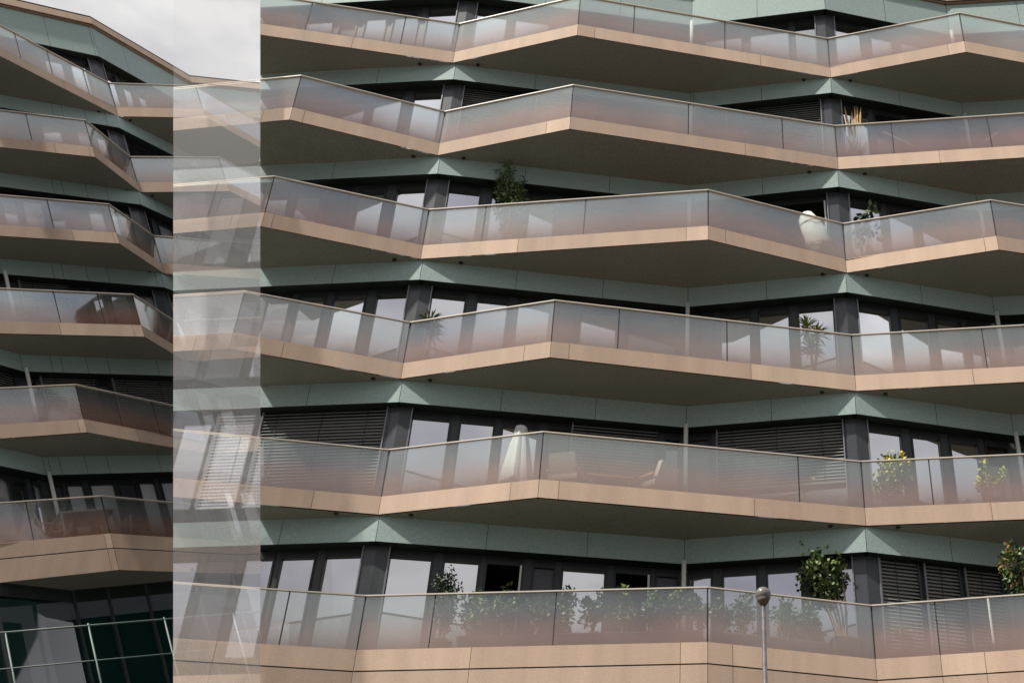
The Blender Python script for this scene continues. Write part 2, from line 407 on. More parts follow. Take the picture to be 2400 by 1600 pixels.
def storey(fr, bld, overlap_split, wall, zfloor, zhead, wins, pillars, poles, recess=.28, bright='pane'):
    """glazing of one storey. wins: per wall segment list of (x0,x1,y,kind)"""
    n = fr.n
    inner = miter(fr, wall, -recess)
    hd = zhead - .10
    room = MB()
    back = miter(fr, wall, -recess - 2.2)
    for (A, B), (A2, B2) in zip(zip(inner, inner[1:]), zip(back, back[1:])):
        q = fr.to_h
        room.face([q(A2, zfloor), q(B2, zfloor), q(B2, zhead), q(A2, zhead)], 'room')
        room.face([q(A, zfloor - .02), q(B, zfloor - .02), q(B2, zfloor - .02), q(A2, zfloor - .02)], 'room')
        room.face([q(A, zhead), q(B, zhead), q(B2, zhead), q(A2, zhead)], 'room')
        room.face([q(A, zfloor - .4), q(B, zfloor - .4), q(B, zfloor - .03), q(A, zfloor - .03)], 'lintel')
    emit('interior', room, bld, overlap_split)
    for si, (A, B) in enumerate(zip(inner, inner[1:])):
        o = outward(fr, A, B); t_ = unit_h(fr, A, B)
        if t_.dot(RT) < 0: A, B = B, A; t_ = -t_
        Ln = (B - A).dot(t_)
        ops = []
        for (x0, x1, y, kind) in wins.get(si, []):
            s0 = (hit(x0, y, A, o) - A).dot(t_); s1 = (hit(x1, y, A, o) - A).dot(t_)
            s0 = max(.03, min(Ln - .03, s0)); s1 = max(.03, min(Ln - .03, s1))
            if s1 - s0 > .12: ops.append((s0, s1, kind))
        ops.sort()
        P = lambda s, h, d=0: fr.to_h(A + t_ * s, h) + o * d
        def bx(mb, s0, s1, h0, h1, d0, d1, m):
            a = [P(s0, h0, d0), P(s1, h0, d0), P(s1, h0, d1), P(s0, h0, d1)]; b = [P(s0, h1, d0), P(s1, h1, d0), P(s1, h1, d1), P(s0, h1, d1)]
            mb.prism(a, b, m)
        # solid wall between and above the openings
        last = 0.0
        for s0, s1 in [(a_, b_) for a_, b_, _ in ops] + [(Ln, Ln)]:
            if s0 - last > .01:
                wl = MB(); bx(wl, last, s0, zfloor, zhead, -.10, -.004, 'frame')
                emit('mullion', wl, bld, overlap_split, weld=False)
            last = s1
        for s0, s1, kind in ops:
            fr_ = MB(); e = .035
            m = 'frame_dark'
            bx(fr_, s0, s0 + e, zfloor, zhead, -.07, .022, m); bx(fr_, s1 - e, s1, zfloor, zhead, -.07, .022, m)
            bx(fr_, s0 + e, s1 - e, zhead - .16, zhead, -.07, .018, m); bx(fr_, s0 + e, s1 - e, zfloor, zfloor + .07, -.07, .018, m)
            W = emit('window', fr_, bld, overlap_split, weld=False)
            if W is None: continue
            par = W if W.parent == bld else bld
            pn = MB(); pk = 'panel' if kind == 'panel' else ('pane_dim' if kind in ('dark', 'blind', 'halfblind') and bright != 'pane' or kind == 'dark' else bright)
            if kind == 'open': pk = None
            if pk:
                pn.face([P(s0 + e, zfloor + .07, -.03), P(s1 - e, zfloor + .07, -.03), P(s1 - e, zhead - .16, -.03), P(s0 + e, zhead - .16, -.03)], pk)
                emit('pane', pn, par, overlap_split)
            if kind == 'curtain':
                c = MB(); prev = None; wd = (s1 - s0) * .38; k = 14
                for j in range(k + 1):
                    s = s1 - e - wd * (1 - j / k); d = -.12 + .03 * math.sin(j * 2.1)
                    if prev: c.face([P(prev[0], zfloor + .03, prev[1]), P(s, zfloor + .03, d), P(s, zhead - .1, d), P(prev[0], zhead - .1, prev[1])], 'curtain')
                    prev = (s, d)
                emit('curtain', c, par, overlap_split)
            if kind == 'open':
                c = MB(); bx(c, s1 - e - .035, s1 - e, zfloor + .03, zhead - .16, .02, .05, 'curtain'); emit('curtain', c, par, overlap_split)
            if kind in ('blind', 'halfblind'):
                b = MB(); h = zhead - .03; lo = zfloor + (.05 if kind == 'blind' else .75); i = 0
                while h > lo:
                    a0, a1 = s0 + .01, s1 - .01
                    b.face([P(a0, h, .05), P(a1, h, .05), P(a1, h - .052, .084), P(a0, h - .052, .084)], 'slat')
                    h -= .072
                k = s0 + .3
                while k < s1:
                    bx(b, k, k + .012, lo, zhead - .03, .092, .098, 'frame_dark'); k += max(.9, (s1 - s0) / 4)
                bx(b, s0 - .02, s0 + .01, lo, zhead, .03, .1, 'frame_light'); bx(b, s1 - .01, s1 + .02, lo, zhead, .03, .1, 'frame_dark')
                bx(b, s0, s1, lo - .04, lo, .05, .09, 'slat')
                emit('blind', b, par, overlap_split, weld=False)
    for i in pillars:
        c = inner[i]; na = outward(fr, inner[i - 1], c) if i > 0 else None; nb = outward(fr, c, inner[i + 1])
        ta = unit_h(fr, inner[i - 1], c); tb = unit_h(fr, c, inner[i + 1])
        p = MB(); q = miter(fr, [inner[i - 1], c, inner[i + 1]], .10)[1]
        a = c - ta * .23 + na * .10; b = c + tb * .23 + nb * .10
        for (u, v, mm) in ((a, q, 'panel'), (q, b, 'frame')):
            p.face([fr.to_h(u, zfloor), fr.to_h(v, zfloor), fr.to_h(v, zhead), fr.to_h(u, zhead)], mm)
        for u, nn, tt in ((a, na, ta), (b, nb, -tb)):
            v = u - nn * .12
            p.face([fr.to_h(u, zfloor), fr.to_h(v, zfloor), fr.to_h(v, zhead), fr.to_h(u, zhead)], 'frame_dark')
            p.box(fr.to_h(u, (zfloor + zhead) / 2) + nn * .012, tt * .012, nn * .012, n * ((zhead - zfloor) / 2), 'frame_light')
        emit('pillar', p, bld, overlap_split, weld=False)
    for i in poles:
        c = miter(fr, wall, .12)[i]; p = MB(); p.tube([fr.to_h(c, zfloor), fr.to_h(c, zhead + .0)], .045, 'pole', 12)
        emit('column', p, bld, overlap_split, smooth=True)

# ================= right building =================
BB = thing('apartment_building', 'upright apartment building with six tiers of zigzag beige balconies and printed glass parapets', 'building')
OVERLAP = thing('overlap_strip', 'added half see-through strip where views of the two buildings overlap, washed out so both show', 'building')  # not a built part: made up so both overlapping views show
ZR = [24.45, 21.44, 18.45, 15.42, 12.43, 9.46]
RAILS = [
 [(300, -60.5), (1077, 56), (1361, -9), (1940, 90.6), (2249, 30.6), (2600, 98)],
 [(300, 217), (706.5, 177), (1043, 261.5), (1344, 199), (1957, 294.6), (2480, 260), (2700, 300)],
 [(300, 443), (643.5, 412.7), (1005.6, 490.6), (1660.4, 444.6), (1975.5, 523.7), (2321.7, 468.4), (2600, 513)],
 [(300, 698), (573.4, 681), (962, 754.6), (1300.8, 703), (1996, 784), (2400, 761), (2620, 749)],
 [(300, 994.8), (912.5, 1052.5), (1274, 1010.5), (2018, 1080), (2400, 1063), (2620, 1053)],
 [(300, 1354.8), (857.6, 1394), (1659, 1374), (2042, 1416.8), (2400, 1391), (2620, 1375)]]
JB = [(1077, 1940), (1043, 1957), (1005.6, 1975.5), (962, 1996), (912.5, 2018), (857.6, 2042)]
GS = [[733, 952, 1488, 1699], [1614.5, 1833, 2088, 2313], [511, 1139.5, 1373], [1452.5, 1704, 2300], [565, 1870, 2176], [680, 1021, 1304.6, 2190]]
FS = [[845, 1400, 1780, 2210], [640, 735, 1290, 1745, 2190], [570, 665, 1225, 1610, 1700, 2292], [490, 690, 1240, 1343, 1758, 2265], [520, 760, 1210, 1320, 1765, 2306], [540, 1120, 1597, 1716, 2190, 2290]]
DL = [[(984, 150), (1120, 152), (1884, 187), (1993, 189)], [(969, 366), (1087, 370), (1897, 403), (2027, 407)], [(925, 608), (1080, 615), (1928, 642), (2032, 644)],
      [(875, 886), (1008, 890), (1927, 918), (2075, 922)], [(788, 1202), (963, 1205), (1946, 1231), (2105, 1234)], []]
zb3 = ZR[2] - GL - FA_ - BD
WALLB = [FB.at(x, y, zb3) for x, y in [(200, 690), (983.4, 655), (1612, 719), (1985, 684.4), (2332, 739.3), (2700, 722)]]
for i in range(6):
    balcony(FB, BB, 'drop' if i == 0 else OVERLAP, RAILS[i], ZR[i], WALLB, list(JB[i]), GS[i], FS[i], deep=2.0 if i == 5 else 0, lights=DL[i], pale=[(290, 574)] if i == 3 else ())
BSE = [[884, 1250, 1620, 1784, 2107], [883, 1250, 1626, 1786, 2109], [780, 1225, 1424, 1789, 2106], [780, 1204, 1408, 1798, 2160], [720, 1168, 1390, 1810, 2195], [655, 1133, 1370, 1815, 2230]]
for i in range(5):
    zt = ZR[i] - GL - FA_ - .024
    band(FB, BB, 'drop' if i == 0 else OVERLAP, WALLB, zt, zt - BD + .024, BSE[i + 1])
# roof storey: taller pale wall, beige edge strip, roof slab
zt0 = ZR[0] + 1.09
band(FB, BB, 'drop', WALLB, zt0 + 1.12, zt0, [755, 922, 1275, 1450, 1776, 2075, 2395], name='parapet_wall')
rf = MB(); RO = miter(FB, WALLB, .10); q = FB.to_h
for A, B in zip(RO, RO[1:]):
    o = outward(FB, A, B)
    rf.face([q(A, zt0 + 1.20), q(B, zt0 + 1.20), q(B, zt0 + 1.50), q(A, zt0 + 1.50)], 'beige_a')
    rf.face([q(A, zt0 + 1.16) - o * .03, q(B, zt0 + 1.16) - o * .03, q(B, zt0 + 1.56) - o * .03, q(A, zt0 + 1.56) - o * .03], 'seal')
    rf.face([q(A, zt0 + 1.20), q(B, zt0 + 1.20), q(B, zt0 + 1.20) - o * .2, q(A, zt0 + 1.20) - o * .2], 'beige_a')
rf.poly([q(p, zt0 + 1.56) for p in RO] + [q(p, zt0 + 1.56) + V((0, 9, 0)) for p in RO[::-1]], 'roofing')
emit('roof', rf, BB, 'drop')
PN, DK, BL, PL, OP, CU, HB = 'pane', 'dark', 'blind', 'panel', 'open', 'curtain', 'halfblind'
WB = [
 {0: [(640, 700, 51, PN), (715, 784, 51, PN), (796, 840, 51, PL), (855, 908, 51, PN), (920, 982, 51, PN), (998, 1070, 51, PN)],
  1: [(1112, 1190, 51, PN), (1205, 1290, 60, PN), (1305, 1380, 60, PN), (1395, 1480, 60, PL), (1495, 1590, 60, DK)],
  2: [(1650, 1740, 60, DK), (1755, 1850, 60, DK), (1860, 1912, 60, DK)],
  3: [(1953, 2019, 82, PN), (2037, 2091, 82, PN), (2106, 2160, 82, PN), (2175, 2230, 82, PL)]},
 {0: [(640, 700, 242, PN), (715, 785, 242, PN), (795, 862, 242, PN), (874, 945, 242, PN), (965, 1038, 242, PN)],
  1: [(1076, 1242, 230, BL), (1258, 1400, 240, BL), (1415, 1500, 260, PN), (1515, 1590, 260, PN)],
  2: [(1640, 1690, 260, PL), (1704, 1930, 260, BL)],
  3: [(1972, 2035, 265, PN), (2046, 2110, 265, DK), (2122, 2190, 265, DK), (2205, 2290, 265, PL)],
  4: [(2360, 2440, 265, DK)]},
 {0: [(440, 500, 464, DK), (515, 575, 464, PL), (615, 680, 464, PN), (692, 755, 464, PN), (766, 822, 464, PL), (838, 903, 464, PN), (925, 1001, 464, PN)],
  1: [(1045, 1127, 464, PN), (1150, 1225, 464, PN), (1238, 1302, 490, PN), (1314, 1375, 490, PL), (1390, 1470, 490, DK), (1485, 1570, 490, CU)],
  2: [(1650, 1700, 500, DK), (1715, 1940, 500, OP)],
  3: [(1988, 2066, 489, PN), (2078, 2140, 489, CU), (2152, 2212, 489, CU), (2225, 2300, 500, DK)],
  4: [(2360, 2440, 500, DK)]},
 {0: [(430, 500, 735, PL), (515, 600, 735, PL), (615, 676, 735, PN), (690, 757, 735, PN), (775, 852, 735, PN), (873, 957, 735, PN)],
  1: [(1002, 1091, 719, PN), (1114, 1192, 719, PN), (1210, 1290, 735, CU), (1305, 1348, 760, PL), (1358, 1447, 760, CU), (1470, 1585, 760, DK)],
  2: [(1640, 1676, 760, PL), (1687, 1761, 760, CU), (1776, 1851, 735, PN), (1869, 1956, 735, PN)],
  3: [(2009, 2088, 735, PN), (2105, 2174, 735, PN), (2190, 2251, 735, PN), (2262, 2310, 735, DK)],
  4: [(2360, 2440, 750, DK)]},
 {0: [(430, 500, 991, PN), (515, 600, 991, BL), (618, 914, 991, BL)],
  1: [(957, 1057, 991, PN), (1077, 1161, 991, PN), (1177, 1265, 991, PN), (1282, 1335, 1030, PL), (1340, 1540, 1030, BL), (1557, 1595, 1030, DK)],
  2: [(1616, 1666, 1030, PL), (1682, 1982, 1030, HB)],
  3: [(2029, 2115, 1030, CU), (2135, 2204, 1030, PN), (2223, 2291, 1030, CU), (2305, 2360, 1030, DK)],
  4: [(2385, 2470, 1040, PL)]},
 {0: [(380, 462, 1335, PN), (478, 548, 1335, PL), (568, 640, 1335, PN), (653, 738, 1327, PN), (756, 856, 1327, CU)],
  1: [(905, 1013, 1327, PN), (1037, 1125, 1327, PN), (1137, 1228, 1327, OP), (1248, 1302, 1327, PL), (1317, 1422, 1327, PN), (1440, 1527, 1327, OP), (1536, 1592, 1327, PL)],
  2: [(1613, 1670, 1340, PN), (1692, 1776, 1340, PN), (1795, 1880, 1340, PN), (1900, 2007, 1340, CU)],
  3: [(2060, 2148, 1340, BL), (2164, 2242, 1340, BL), (2258, 2338, 1340, BL), (2350, 2372, 1340, PL)],
  4: [(2400, 2480, 1340, PL)]}]
for i in range(6):
    storey(FB, BB, 'drop' if i == 0 else OVERLAP, WALLB, ZR[i] - GL - .02, zt0 - STOREY * 0 if i == 0 else ZR[i - 1] - GL - FA_ - BD, WB[i], [1, 3], [2, 4])
base = MB(); q = FB.to_h
for A, B in zip(WALLB, WALLB[1:]):
    base.face([q(A, -1.6), q(B, -1.6), q(B, ZR[5] - GL - FA_), q(A, ZR[5] - GL - FA_)], 'beige_pink')
emit('base_wall', base, BB, OVERLAP)

# ================= left building =================
AB = thing('apartment_building', 'leaning apartment building under open sky with dark teal ground floor glazing', 'building')
kA = .0598e-4 / STOREY * 1e0
HA = [(1 / t - 1.2865e-4) / kA for t in (5289.6, 5462, 5647, 5846, 6056, 6283)]
RA = [
 [(-100, 5.3), (255, 194.6), (459, 201), (611, 289), (640, 306)],
 [(-100, 245.3), (200, 281.7), (305, 367), (513, 368.5), (611, 418), (640, 433)],
 [(-100, 447.9), (255, 478), (360, 552), (640, 574)],
 [(-100, 670.3), (311.7, 689.4), (408, 750.5), (640, 742)],
 [(-100, 913.4), (177.4, 900), (463, 961.5), (640, 952.5)],
 [(-100, 1184), (237.6, 1160.6), (537, 1188), (640, 1184)]]
JA = [255, 305, 360, 408, 463, 537]
GSA = [[35, 110, 195], [60, 250], [110], [125, 228], [268, 356], [60, 490]]
FSA = [[130], [110, 190], [150, 245], [120, 290], [162, 300], [222]]
DLA = [[(231, 262), (305, 282)], [(296, 446), (357, 458)], [(350, 637)], [], [], []]
hb4 = HA[3] - GL - FA_ - BD
WALLA = [FA.at(x, y, hb4) for x, y in [(-100, 826), (55, 870), (444, 881.6)]] + [FA.to_h(FA.at(x, y, HA[0] + 2.71), hb4) for x, y in [(441, 181), (720, 210)]]
print('WA3', [project(p) for p in WALLA])
for i in range(6):
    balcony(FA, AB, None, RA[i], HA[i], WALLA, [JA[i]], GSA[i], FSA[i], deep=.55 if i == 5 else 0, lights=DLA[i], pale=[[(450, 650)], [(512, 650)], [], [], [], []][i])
for i in range(5):
    zt = HA[i] - GL - FA_ - .024
    band(FA, AB, None, WALLA, zt, zt - BD + .024, [143, 250, 370, 200, 120])
za0 = HA[0] + 1.05
band(FA, AB, None, WALLA, za0 + 1.25, za0, [112, 225, 300], name='parapet_wall')
rf = MB(); RO = miter(FA, WALLA, .10); q = FA.to_h; back = FA.n.cross(RT).normalized()
if back.y < 0: back = -back
for A, B in zip(RO, RO[1:]):
    o = outward(FA, A, B)
    rf.face([q(A, za0 + 1.33), q(B, za0 + 1.33), q(B, za0 + 1.60), q(A, za0 + 1.60)], 'beige_a')
    rf.face([q(A, za0 + 1.29) - o * .03, q(B, za0 + 1.29) - o * .03, q(B, za0 + 1.66) - o * .03, q(A, za0 + 1.66) - o * .03], 'seal')
    rf.face([q(A, za0 + 1.33), q(B, za0 + 1.33), q(B, za0 + 1.33) - o * .2, q(A, za0 + 1.33) - o * .2], 'beige_a')
rf.poly([q(p, za0 + 1.66) for p in RO] + [q(p, za0 + 1.66) + back * 9 for p in RO[::-1]], 'roofing')
emit('roof', rf, AB)
WA = [
 {1: [(105, 150, 150, PN), (165, 213, 160, PN)], 2: [(243, 268, 175, PN), (280, 303, 185, PN), (310, 332, 185, PN), (342, 370, 195, PL), (380, 410, 200, DK)]},
 {1: [(100, 150, 320, PN), (180, 215, 320, PN), (225, 256, 325, PN)], 2: [(292, 395, 345, BL), (405, 440, 380, DK), (450, 500, 380, DK)]},
 {0: [(-40, -10, 520, PN)], 1: [(12, 50, 520, CU), (60, 110, 520, CU), (120, 158, 520, PN), (165, 203, 520, PL), (210, 250, 520, PN), (262, 312, 520, PN)], 2: [(332, 360, 540, DK), (372, 405, 540, PN), (415, 450, 560, PN), (465, 520, 570, DK)]},
 {0: [(-60, -5, 700, DK)], 1: [(50, 165, 700, BL), (175, 205, 700, PL), (215, 245, 700, PN), (258, 303, 700, PN), (312, 366, 700, PN)], 2: [(398, 425, 735, PN), (440, 480, 740, PN), (495, 540, 745, PN)]},
 {0: [(-40, 27, 895, BL), (32, 55, 895, DK)], 1: [(68, 88, 905, DK), (96, 223, 905, BL), (228, 256, 905, PL), (264, 434, 905, BL)], 2: [(462, 496, 940, PN), (506, 545, 940, PN), (556, 600, 945, PL)]},
 {0: [(-40, 22, 1146, PN), (28, 62, 1146, DK), (76, 104, 1146, PN)], 1: [(113, 148, 1146, PL), (155, 197, 1146, PN), (210, 270, 1146, CU), (277, 320, 1146, PL), (326, 366, 1146, PN), (378, 425, 1146, CU), (438, 482, 1146, PN)], 2: [(520, 550, 1160, PN), (560, 600, 1160, PN)]}]
for i in range(6):
    storey(FA, AB, None, WALLA, HA[i] - GL - .02, za0 if i == 0 else HA[i - 1] - GL - FA_ - BD, WA[i], [2], [1, 3], bright='pane_sky_painted' if i > 0 else 'pane')
# ground floor glazing of the left building
hg = HA[5] - GL - FA_ - .022 - .55
GW = miter(FA, [WALLA[0] + (WALLA[0] - WALLA[1]).normalized() * 3] + WALLA[1:], -.1); q = FA.to_h; gz = MB()
for A, B in zip(GW, GW[1:]):
    o = outward(FA, A, B)
    gz.face([q(A, hg - 12), q(B, hg - 12), q(B, hg), q(A, hg)], 'pane_teal')
    gz.face([q(A, hg - 12) - o * 1.5, q(B, hg - 12) - o * 1.5, q(B, hg) - o * 1.5, q(A, hg) - o * 1.5], 'room')
gl_ = emit('ground_floor_glazing', gz, AB)
for si, xs in ((0, (-10,)), (1, (78, 176, 258, 350)), (2, (470, 560))):
    A, B = GW[si], GW[si + 1]; o = outward(FA, A, B); t_ = unit_h(FA, A, B)
    for x in xs:
        p = hit(x, 1420, A, o); m = MB(); m.box(q(p, hg - 6) + o * .03, t_ * .03, o * .03, FA.n * 6, 'frame'); emit('glazing_bar', m, gl_)
hdr = MB()
for A, B in zip(GW, GW[1:]):
    o = outward(FA, A, B); hdr.face([q(A, hg - .3) + o * .05, q(B, hg - .3) + o * .05, q(B, hg) + o * .05, q(A, hg) + o * .05], 'lintel')
emit('glazing_head', hdr, AB)

# tubular railing in front of the ground floor glazing
RL = thing('railing', 'grey tubular railing in front of the dark teal ground floor glazing', 'railing')
o = outward(FA, WALLA[1], WALLA[2]); P0 = WALLA[1] + o * 2.4
A1, B1 = hit(-60, 1487, P0, o), hit(640, 1429, P0, o); A2, B2 = hit(-60, 1573, P0, o), hit(640, 1508, P0, o)
m = MB(); m.tube([A1, B1], .020, 'railing_grey', 10); emit('top_rail', m, RL, smooth=True)
m = MB(); m.tube([A2, B2], .015, 'railing_grey', 10); emit('lower_rail', m, RL, smooth=True)
for x, y in ((12, 1481), (206, 1460), (384, 1446), (545, 1436)):
    a = hit(x, y, P0, o); m = MB(); m.tube([a, a - FA.n * 3.2], .020, 'railing_grey', 10); emit('post', m, RL, smooth=True)
settle(RL, A1 - FA.n * 3.2)

# milky sheet added to whiten the overlap strip, just in front of its balconies
def haze():
    m = bpy.data.materials.new('haze_sheet'); m.use_nodes = True; t = m.node_tree; t.nodes.clear(); k = t.links.new
    o = N(t, 'ShaderNodeOutputMaterial'); T = N(t, 'ShaderNodeBsdfTransparent'); T.inputs[0].default_value = (1, 1, 1, 1)
    D = N(t, 'ShaderNodeBsdfDiffuse'); D.inputs[0].default_value = (.9, .88, .9, 1); X = N(t, 'ShaderNodeBsdfTranslucent'); X.inputs[0].default_value = (.9, .88, .88, 1)
    a = N(t, 'ShaderNodeMixShader'); a.inputs[0].default_value = .3; k(D.outputs[0], a.inputs[1]); k(X.outputs[0], a.inputs[2])
    b = N(t, 'ShaderNodeMixShader'); b.inputs[0].default_value = .075; k(T.outputs[0], b.inputs[1]); k(a.outputs[0], b.inputs[2]); k(b.outputs[0], o.inputs[0])
    MATS['haze_sheet'] = m
haze()
near = min(FB.at(x, y, ZR[i]).y for i in range(6) for x, y in ((410, polyat(RAILS[i], 410)), (608, polyat(RAILS[i], 608)))) - .25
pn = V((0, 1, 0)); Q0 = V((0, near, 0)); s = MB()
c4 = [hit(407, -60, Q0, pn), hit(610, -60, Q0, pn), hit(610, 1700, Q0, pn), hit(405, 1700, Q0, pn)]
s.face(c4, 'haze_sheet'); s.face([p + V((0, .012, 0)) for p in c4], 'glass_back')
emit('added_haze_sheet', s, OVERLAP)
print('NEAR', near, 'J1 y', WALLB[1].y, 'A y', [round((p - EYE).length, 1) for p in WALLA], [round((p - EYE).length, 1) for p in WALLB])
#OBJECTS#
# ================= things on the balconies =================
rnd = random.Random(11)
def inward(i, px, inset, fr=FB, rails=None, hs=None):
    rails = rails or RAILS; hs = hs or ZR
    pts = rails[i]
    for a, b in zip(pts, pts[1:]):
        if a[0] <= px <= b[0]: break
    A, B = fr.at(*a, hs[i]), fr.at(*b, hs[i]); o = outward(fr, A, B)
    # a spot behind the glass seen in image column px
    P0 = fr.at(px, polyat(pts, px), hs[i]); Q = P0 - o * inset
    return fr.to_h(Q, hs[i] - GL - .018), unit_h(fr, A, B), o
def spot(i, px, inset, fr=FB, rails=None, hs=None):
    """floor spot behind the glass that shows in column px at rail height"""
    x = px
    for _ in range(12):
        P, t, o = inward(i, x, inset, fr, rails, hs); x += px - project(fr.up(P, GL))[0]
    return inward(i, x, inset, fr, rails, hs)
def h_at(P, py, n=V((0, 0, 1))):
    d0 = P - EYE; k = (PY - py) / F
    return (k * d0.dot(FW) - d0.dot(UP)) / (n.dot(UP) - k * n.dot(FW))
def leafq(mb, c, d, nrm, ln, wd, m):
    s = d.cross(nrm).normalized() * wd
    mb.face([c, c + d * ln * .5 + s, c + d * ln, c + d * ln * .5 - s], m)
def rv(): 
    v = V((rnd.gauss(0, 1), rnd.gauss(0, 1), rnd.gauss(0, 1))); return v.normalized()
def crown(mb, c, r, n, ln, wd, mats, droop=0, fill=.55, clumps=9):
    cs = []
    for _ in range(clumps):
        d = rv(); k = rnd.random() ** .4 * .75; cs.append((V((c.x + d.x * r.x * k, c.y + d.y * r.y * k, c.z + d.z * r.z * k)), rnd.uniform(.3, .5)))
    for _ in range(n):
        q, f = rnd.choice(cs); d = rv(); k = rnd.random() ** .5 * f
        p = V((q.x + d.x * r.x * k, q.y + d.y * r.y * k, q.z + d.z * r.z * k))
        e = rv(); e.z -= droop; e.normalize()
        leafq(mb, p, e, rv(), ln * rnd.uniform(.7, 1.3), wd * rnd.uniform(.7, 1.3), rnd.choice(mats))
def potted(name, label, cat, i, px, inset, ytop, halfw, n, ln, wd, mats, bottom=.25, stems=3, pot='pot', potr=.17, group=None, droop=0, clumps=9, poth=.3, gap=.0):
    P, t, o = spot(i, px, inset); H = h_at(P, ytop); sc_ = (P - EYE).dot(FW) / F
    T = thing(name, label, cat, P, group)
    rx = halfw * sc_; hb = bottom * H; c = V((0, 0, (H + hb) / 2)); r = V((rx, min(rx, .32), (H - hb) / 2))
    m = MB(); crown(m, c, r, n, ln, wd, mats, droop, clumps=clumps); emit('foliage', m, T, weld=False)
    for _ in range(stems):
        m = MB(); a = V((rnd.uniform(-.04, .04), rnd.uniform(-.04, .04), poth - .04)); b = c + V((rnd.uniform(-.5, .5) * rx, rnd.uniform(-.1, .1), rnd.uniform(-.1, .3) * (H - hb)))
        mid = a.lerp(b, .5) + V((rnd.uniform(-.04, .04), 0, 0)); m.tube([a, mid, b], [.016, .012, .006], 'bark', 6); emit('stem', m, T)
    if pot:
        m = MB(); m.tube([V((0, 0, 0)), V((0, 0, poth - .05)), V((0, 0, poth - .05)), V((0, 0, poth))], [potr * .75, potr * .95, potr * 1.05, potr * 1.05], pot, 14); emit('pot', m, T)
    return T
LD, LM, LL, LY, LO = 'leaf_dark', 'leaf_mid', 'leaf_light', 'leaf_yellow', 'leaf_orange'
# top tier
potted('topiary_tree', 'small round topiary tree behind the glass of the top balcony', 'plant', 0, 1043, .6, 60, 14, 420, .06, .02, [LD, LD, LM], bottom=.45, stems=1, clumps=14)
# second tier: dry grass and wooden poles
P, t, o = spot(1, 2003, .35); H = h_at(P, 249)
T = thing('pampas_grass', 'dry tan pampas grass plumes standing above the second balcony rail', 'plant', P)
m = MB()
for _ in range(60):
    a = rnd.uniform(0, 6.28); k = rnd.uniform(.1, .4); b = V((math.cos(a) * k, math.sin(a) * k * .6, rnd.uniform(.6, 1.1)))
    m.tube([V((b.x * .2, b.y * .2, .25)), b * .6 + V((0, 0, .1)), b], [.006, .005, .002], 'leaf_grass', 4, False)
emit('grass_blades', m, T, weld=False)
for x, y in ((1985, 250), (2001, 262), (2009, 249), (2015, 250), (2023, 252), (2000, 268)):
    P2, _, _ = spot(1, x, .35); h = h_at(P2, y); b = P2 + V((0, 0, h)) - P; m = MB(); a = V((b.x * .35, 0, .25)); dd = (b - a)
    m.tube([a, a + dd * .6, a + dd * .66, a + dd * .82, b], [.006, .006, .022, .026, .004], 'straw', 6); emit('plume', m, T)
m = MB(); m.tube([V((0, 0, 0)), V((0, 0, .3))], [.16, .2], 'pot_pale', 14); emit('pot', m, T)
for k, (xa, ya, xb, yb, lb) in enumerate([(2070, 309, 2140, 342, 'slim orange wooden pole leaning down to the right behind the second balcony glass'), (2337, 312, 2300, 338, 'short orange wooden pole leaning left at the far right of the second balcony')]):
    P0, t, o = spot(1, (xa + xb) / 2, .3); A, B = hit(xa, ya, P0, o), hit(xb, yb, P0, o); d = (B - A); s_ = (P0.z - A.z) / d.z if d.z else 1
    m = MB(); m.tube([A, A + d * s_], .022, 'wood', 8); T = thing('wooden_pole', lb, 'pole'); emit('pole', m, T); settle(T, P0)
# third tier
potted('conifer', 'tall feathery dark conifer rising above the third balcony rail', 'plant', 2, 1192, .45, 366, 42, 3000, .10, .018, [LM, LM, LD, 'leaf_grass'], bottom=.12, stems=2, droop=.3, clumps=16)
potted('rubber_plant', 'dark green broad leaved plant at the corner of the third balcony', 'plant', 2, 2037, .35, 476, 27, 90, .17, .05, [LD, LD, LM], bottom=.3, stems=3, clumps=7)
P, t, o = spot(2, 1908, .4); H = h_at(P, 497)
T = thing('covered_chair', 'hanging chair wrapped in a pale cloth cover behind the third balcony glass', 'chair', P)
prof = [(0, .27, .13), (.25, .30, .12), (.5, .29, .06), (.72, .26, -.02), (.9, .21, -.09), (1.02, .14, -.13), (1.07, .05, -.13)]; m = MB(); sg = 24; rings = []
for z, r, sx_ in prof:
    zz = z * H / 1.07
    rings.append([V((math.cos(a) * r * (1 + .09 * math.sin(3 * a + z * 5) + .05 * math.sin(7 * a - z * 9)) + sx_, math.sin(a) * r * .8 * (1 + .08 * math.sin(5 * a + 7 * z)), zz)) for a in [2 * math.pi * j / sg for j in range(sg)]])
for a, b in zip(rings, rings[1:]):
    for j in range(sg): m.face([a[j], a[(j + 1) % sg], b[(j + 1) % sg], b[j]], 'cover')
m.face(rings[-1], 'cover'); emit('cloth_cover', m, T, smooth=True)
for zz_, rr, xx_ in ((.34, .315, .10), (.80, .255, -.04)):
    m = MB(); ps = [V((math.cos(a) * rr + xx_, math.sin(a) * rr * .85, zz_ * H / 1.07 + .03 * math.cos(a))) for a in [2 * math.pi * j / 24 for j in range(25)]]
    m.tube(ps, .012, 'straw', 6, False); emit('tie_cord', m, T, smooth=True)
m = MB(); m.tube([V((0, 0, 0)), V((0, 0, .06))], [.4, .38], 'pot', 16); emit('foot', m, T)
